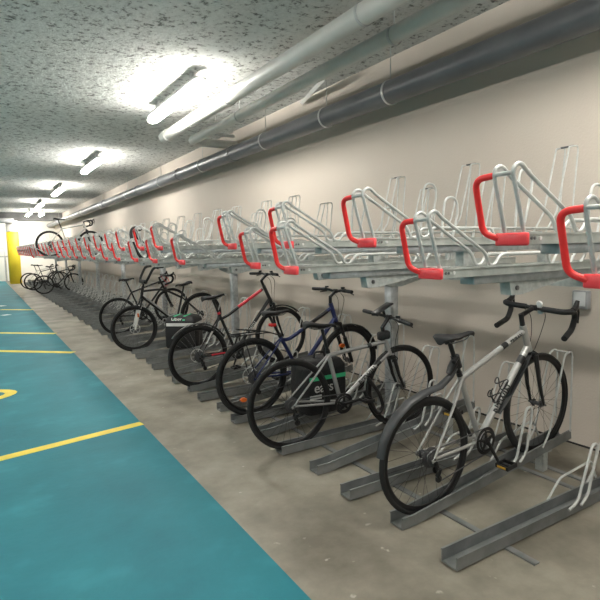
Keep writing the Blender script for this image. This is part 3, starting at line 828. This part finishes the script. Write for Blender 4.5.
# 2 --- grey flat bar bike
g2 = dict(R=.356, tr=.0165, bb=(.452, -.05), sc=(.34, .375), ht=(.885, .43), hb=(.945, .285), fh=1.055, sad=(.275, .60), st=(.865, .53), bc=(.935, .605), bar='flat', bw=.30, broll=5, byaw=4, stilt=R(-3), rise=.0,
          frame='grey_frame', tube=.0175, crank=8, ring=.08)
rt, P, fo, crown, BR, bx = bike('grey flat-bar bicycle with a flat phone holder on its handlebar', g2, (1.965, 3.37, .016), 0)
rt.rotation_euler = (0, 0, R(-5))
dt = tuple(g2['hb'][i]+(g2['ht'][i]-g2['hb'][i])*.18 for i in (0, 1))
frame_text(P, fo, g2['bb'], dt, .36, "B'TWIN", .051, 'letter_black', .0212, .0022)
band(P, fo, g2['bb'], dt, .72, .80, .0216, 'black')
ttA = tuple(g2['sc'][i]+(g2['bb'][i]-g2['sc'][i])*.07 for i in (0, 1)); ttB = tuple(g2['ht'][i]+(g2['hb'][i]-g2['ht'][i])*.2 for i in (0, 1))
band(P, fo, ttA, ttB, .66, .73, .0180, 'black')
ph = MB(); ph.box(-.095, .095, -.045, .045, 0, .016, .005); po = ph.build('phone_holder', 'black', rt); po.location = bx+V((-.02, .06, .062)); po.rotation_euler = (0, R(-24), R(4))
ph = MB(); ph.box(-.07, .07, -.036, .036, .0141, .0155); q = ph.build('screen', 'steel_grey', po)
b = MB(); b.tube([bx+V((0, .06, .0)), bx+V((-.02, .06, .062))], .012, 8); b.build('holder_arm', 'black', rt)
b = MB(); b.box(-.06, .05, -.03, .03, -.035, .035, .012); q = b.build('frame_bag', 'black_matt', rt); q.location = P((.885, .455)); q.rotation_euler = (0, R(-5), 0)
b = MB(); lk = [P((.70, .12), -.03), P((.80, -.02), -.05), P((.84, -.14), -.05), P((.79, -.20), -.05), P((.73, -.13), -.05), P((.66, .02), -.03)]
b.tube(fillet(lk, .05, 5), .016, 8); b.build('bike_lock', 'black', rt)

# 3 --- navy blue city bike
g3 = dict(R=.36, tr=.023, bb=(.50, -.03), sc=(.30, .345), ht=(.885, .60), hb=(.95, .42), fh=1.094, sad=(.27, .575), st=(.885, .675), bc=(.95, .72), bar='flat', bw=.30, byaw=4, stilt=R(4), rise=.012, back=.05,
          frame='navy', tube=.0185, crank=20, ring=.08, sus='black', tt=[(.315, .30), (.40, .30), (.52, .36), (.885, .55)], disc=1, spokem='spoke_light')
rt, P, fo, crown, BR, bx = bike('navy blue bicycle with a swooping top tube and orange wheel reflectors', g3, (2.06, 4.20, .045), R(.5))
A, Bv = P((.55, .375)), P((.84, .525))
MB().tube([A, Bv], .0195, 12).build('top_tube_sleeve', 'black', fo)
for cx_, cz_, pn in ((-.10, -.20, 'rear_wheel'), (1.02, .16, 'front_wheel')):
    wob = [o for o in rt.children if o.name.startswith(pn)][0]
    b = MB(); c_ = P((cx_, cz_)); b.tube([c_+V((0, -.012, 0)), c_+V((0, .012, 0))], .032, 12, flat=(1, .62)); b.build('reflector', 'orange', wob)
arc_fender(rt, 'front_mudguard', g3['fh'], .355, .382, R(10), R(115), .028, 'black')
b = MB(); c_ = P((.17, .40)); b.box(-.03, .03, -.03, .03, -.014, .014, .006); q = b.build('rear_light', 'red_lens', rt); q.location = P((.225, .455)); q.rotation_euler = (0, 0, 0)
b = MB()
for s in (-1, 1): b.tube(fillet([P((-.19, .40), s*.06), P((.16, .40), s*.055), P((.27, .36), s*.02)], .05, 4), .006, 6); b.tube([P((0, 0), s*.075), P((-.10, .40), s*.06)], .005, 6)
for xx in (-.18, -.06, .07): b.tube([P((xx, .40), -.06), P((xx, .40), .06)], .005, 6)
b.tube(fillet([P((.10, .412), -.03), P((-.14, .452), -.03), P((-.14, .452), .03), P((.10, .412), .03)], .02, 3), .005, 6)
b.build('luggage_rack', 'black', rt)

# 4 --- red and black hybrid
g4 = dict(R=.350, tr=.019, bb=(.45, -.05), sc=(.312, .43), ht=(.925, .635), hb=(.995, .435), fh=1.07, sad=(.275, .635), st=(.90, .715), bc=(.985, .765), bar='flat', bw=.30, byaw=4, stilt=R(4), rise=.012, back=.045,
          frame='black', tube=.0175, crank=-120, ring=.08, tt=[(.33, .36), (.43, .385), (.55, .445), (.90, .60)], disc=1, clampm='red_paint', spokem='spoke_light')
rt, P, fo, crown, BR, bx = bike('black bicycle with a red sloping top tube, behind the navy blue one', g4, (2.06, 5.47, .034), PITCH)
MB().tube([P((.56, .452)), P((.885, .592))], .0186, 12).build('red_panel', 'red_paint', fo)['label'] = 'red painted panel of the top tube'
dt = tuple(g4['hb'][i]+(g4['ht'][i]-g4['hb'][i])*.18 for i in (0, 1))
frame_text(P, fo, g4['bb'], dt, .30, "B'TWIN", .05, 'letter_white', .0212, .0009)
MB().tube([P((.10, .13), -.05), P((.19, .25), -.04)], .0105, 8).build('white_stripe', 'letter_white', fo)
MB().tube([P((.13, -.012), -.055), P((.30, -.028), -.042)], .0115, 8).build('red_stripe', 'red_paint', fo)
arc_fender(rt, 'rear_mudguard', 0, .35, .376, R(25), R(135), .026, 'black')
arc_fender(rt, 'front_mudguard', g4['fh'], .35, .376, R(40), R(125), .026, 'black')

# 5 --- black bike facing the aisle, tall handlebars
g6 = dict(R=.355, tr=.024, bb=(.43, -.05), sc=(.27, .37), ht=(.865, .58), hb=(.91, .44), fh=1.09, sad=(.215, .545), st=(.855, .62), bc=(.84, .665), bar='tall', tall=(.73, .86),
          frame='black', tube=.0175, crank=40, ring=.075, sus='white_paint', tt=[(.28, .33), (.55, .52), (.86, .54)], disc=1)
rt, P, fo, crown, BR, bx = bike('black bicycle facing the aisle with tall upright handlebars and a white fork', g6, (3.08, 8.03, .03+(3.08-GX-BX)*math.tan(PITCH)), -PITCH, PI)
rt.rotation_euler = (0, PITCH, PI)
A, Bv = P((.53, .08)), P((.84, .42))
MB().tube([A, Bv], .0205, 12).build('down_tube_stripe', 'grey_frame', fo)['label'] = 'grey stripe of the down tube'
b = MB(); b.box(-.012, .012, -.012, .012, -.03, .03, .004); q = b.build('fork_reflector', 'orange', rt); q.location = P((1.02, .20), .082)

# road bikes, plain geometry
def road(label, frame, loc, pitch, cable='black', bar='drop', group=None, detail=False, **kw):
    g = dict(R=.338, tr=.015, bb=(.42, -.06), sc=(.29, .42), ht=(.855, .53), hb=(.90, .385), fh=1.0, sad=(.255, .645), st=(.845, .58), bc=(.93, .60), bar=bar, bw=.205 if bar == 'drop' else .28,
             frame=frame, tube=.016, crank=-50, ring=.085, cablem=cable)
    g.update(kw)
    return bike(label, g, loc, pitch, group=group, detail=detail)
rt, P, fo, crown, BR, bx = road('black road bicycle with a red cable at its bars, left of the tall-handlebar one', 'black', (2.13, 9.70, .05), PITCH, 'red_paint', detail=True)
b = MB(); b.tube(fillet([bx+V((.02, -.2, -.04)), bx+V((.08, -.1, -.17)), bx+V((.08, .1, -.17)), bx+V((.02, .2, -.04))], .08, 6), .006, 6); b.build('cable_loop', 'red_paint', rt)
road('pale road bicycle standing up on the upper rack far along the wall', 'light_frame', (1.60, 14.91, 1.440), 0, rim_h=.03)
road('dark bicycle far away by the yellow pillar, leftmost of the far three', 'light_frame', (1.72, 23.9, .06), R(2), bar='flat')
road('dark bicycle far away by the yellow pillar, middle of the far three', 'black', (1.80, 23.05, .06), R(2), bar='flat')
road('dark drop-bar bicycle far away, rightmost of the far three', 'black', (1.95, 20.7, .06), R(2))

# ------------------------------------------------------------------ delivery bags
def bag(label, loc, rotz, w, d, h, roll=0):
    t = thing('delivery_bag', label, 'bag', loc, (0, roll, rotz))
    def sec(z, kx, ky, b=.03):
        a, c = w/2*kx, d/2*ky; return [(-a+b, -c, z), (a-b, -c, z), (a, -c+b, z), (a, c-b, z), (a-b, c, z), (-a+b, c, z), (-a, c-b, z), (-a, -c+b, z)]
    b = MB(); b.loft([sec(0, .96, .96), sec(.03, 1, 1), sec(h*.5, 1.015, 1.015), sec(h*.80, 1, 1)]); b.build('body', 'bag', t)
    b = MB(); b.loft([sec(h*.80, 1.0, 1.0), sec(h*.86, 1.0, 1.0), sec(h*.97, .86, .84), sec(h, .74, .72)]); lo = b.build('lid', 'bag', t)
    return t, lo
# first: under the grey flat-bar bike
t, lo = bag('black delivery bag with green strips behind the grey flat-bar bicycle', (2.52, 3.81, .125), 0, .42, .30, .47)
w, d, h = .42, .30, .47
b = MB(); b.box(-.19, .19, -d/2-.006, -d/2-.001, .30, .335); b.build('green_strip', 'green', t)
b = MB(); b.box(-.19, -.07, -d/2-.008, -d/2-.003, .14, .175); b.build('white_patch', 'letter_white', t)
text('lettering', 'eats', .125, 'letter_white', t, (-.145, -d/2-.004, .24), (1, 0, 0), (0, 0, 1), bold=.001)
b = MB(); b.tube(fillet([(-.06, -.02, h), (-.05, -.02, h+.05), (.05, -.02, h+.05), (.06, -.02, h)], .03, 4), .010, 8); b.build('carry_handle', 'black_matt', t)
# second: box bag with silver tape
t, lo = bag('black delivery box bag with silver tape and green strips behind the red and black bicycle', (2.55, 7.48, .125), R(-38), .46, .38, .47)
w, d, h = .46, .38, .47
b = MB()
for (x0, x1, y0, y1) in ((-.20, .20, -d/2-.006, -d/2-.002), (-.20, .20, d/2+.002, d/2+.006), (-w/2-.006, -w/2-.002, -.16, .16), (w/2+.002, w/2+.006, -.16, .16)): b.box(x0, x1, y0, y1, .33, .375)
b.build('silver_tape', 'tape_grey', t)
for xx in (-.09, .06):
    b = MB(); b.loft([[(xx-.018, -.185, .418), (xx+.018, -.185, .418), (xx+.018, -.185, .414), (xx-.018, -.185, .414)], [(xx-.018, -.135, .474), (xx+.018, -.135, .474), (xx+.018, -.135, .470), (xx-.018, -.135, .470)], [(xx-.018, .135, .474), (xx+.018, .135, .474), (xx+.018, .135, .470), (xx-.018, .135, .470)]]); b.build('green_strip', 'green', t)
text('lettering', 'eats', .15, 'letter_white', t, (-w/2-.004, .13, .08), (0, -1, 0), (0, 0, 1), bold=.001)
text('lettering', 'Uber', .08, 'letter_white', t, (-.13, -d/2+.018, .433), (1, 0, 0), (0, .045, .055), thick=.004)

# ------------------------------------------------------------------ far rack by the end wall
t = thing('far_rack', 'grey frame with small hoops standing by the end wall left of the yellow pillar', 'bike rack', (.6, 32.2, 0))
b = MB(); b.box(-2.6, .75, -.03, .03, 1.32, 1.40); b.build('beam', 'post_steel', t)
for xx in (-1.6, .05, .62): MB().box(xx-.04, xx+.04, -.04, .04, 0, 1.32).build('post', 'post_steel', t)
for xx in (-.6, .1, .5): MB().tube(fillet([(xx-.12, 0, 1.4), (xx-.1, 0, 1.8), (xx+.1, 0, 1.8), (xx+.12, 0, 1.4)], .08, 4), .012, 6).build('hoop', 'rod', t)

# ------------------------------------------------------------------ world, camera, colour
w = bpy.data.worlds.new('World'); scene.world = w; w.use_nodes = True
w.node_tree.nodes['Background'].inputs['Color'].default_value = (.9, .95, 1, 1); w.node_tree.nodes['Background'].inputs['Strength'].default_value = .05
cam = bpy.data.cameras.new('Camera'); co = bpy.data.objects.new('Camera', cam); col.objects.link(co)
F = 519.0; vx, vy, roll, H = -22.0, 253.0, 0.02, 1.58
dY = V((vx-300, vy-300, F)).normalized()
up_ = dY.cross(V((1, -roll, 0))).normalized()
if up_.y > 0: up_ = -up_
Xd = dY.cross(up_)
rows = (Xd, dY, up_)                    # world axes seen in camera space (x right, y down, z forward)
m3 = Matrix([[rw.x, -rw.y, -rw.z] for rw in rows])
co.matrix_world = Matrix.Translation((0, 0, H)) @ m3.to_4x4()
cam.sensor_width = 36; cam.lens = F/600*36; cam.clip_start = .02; cam.clip_end = 200
scene.camera = co
vs = scene.view_settings
scene.display_settings.display_device = 'sRGB'
vs.view_transform = 'Standard'; vs.look = 'None'; vs.gamma = 1; vs.use_curve_mapping = False; vs.exposure = 0.0
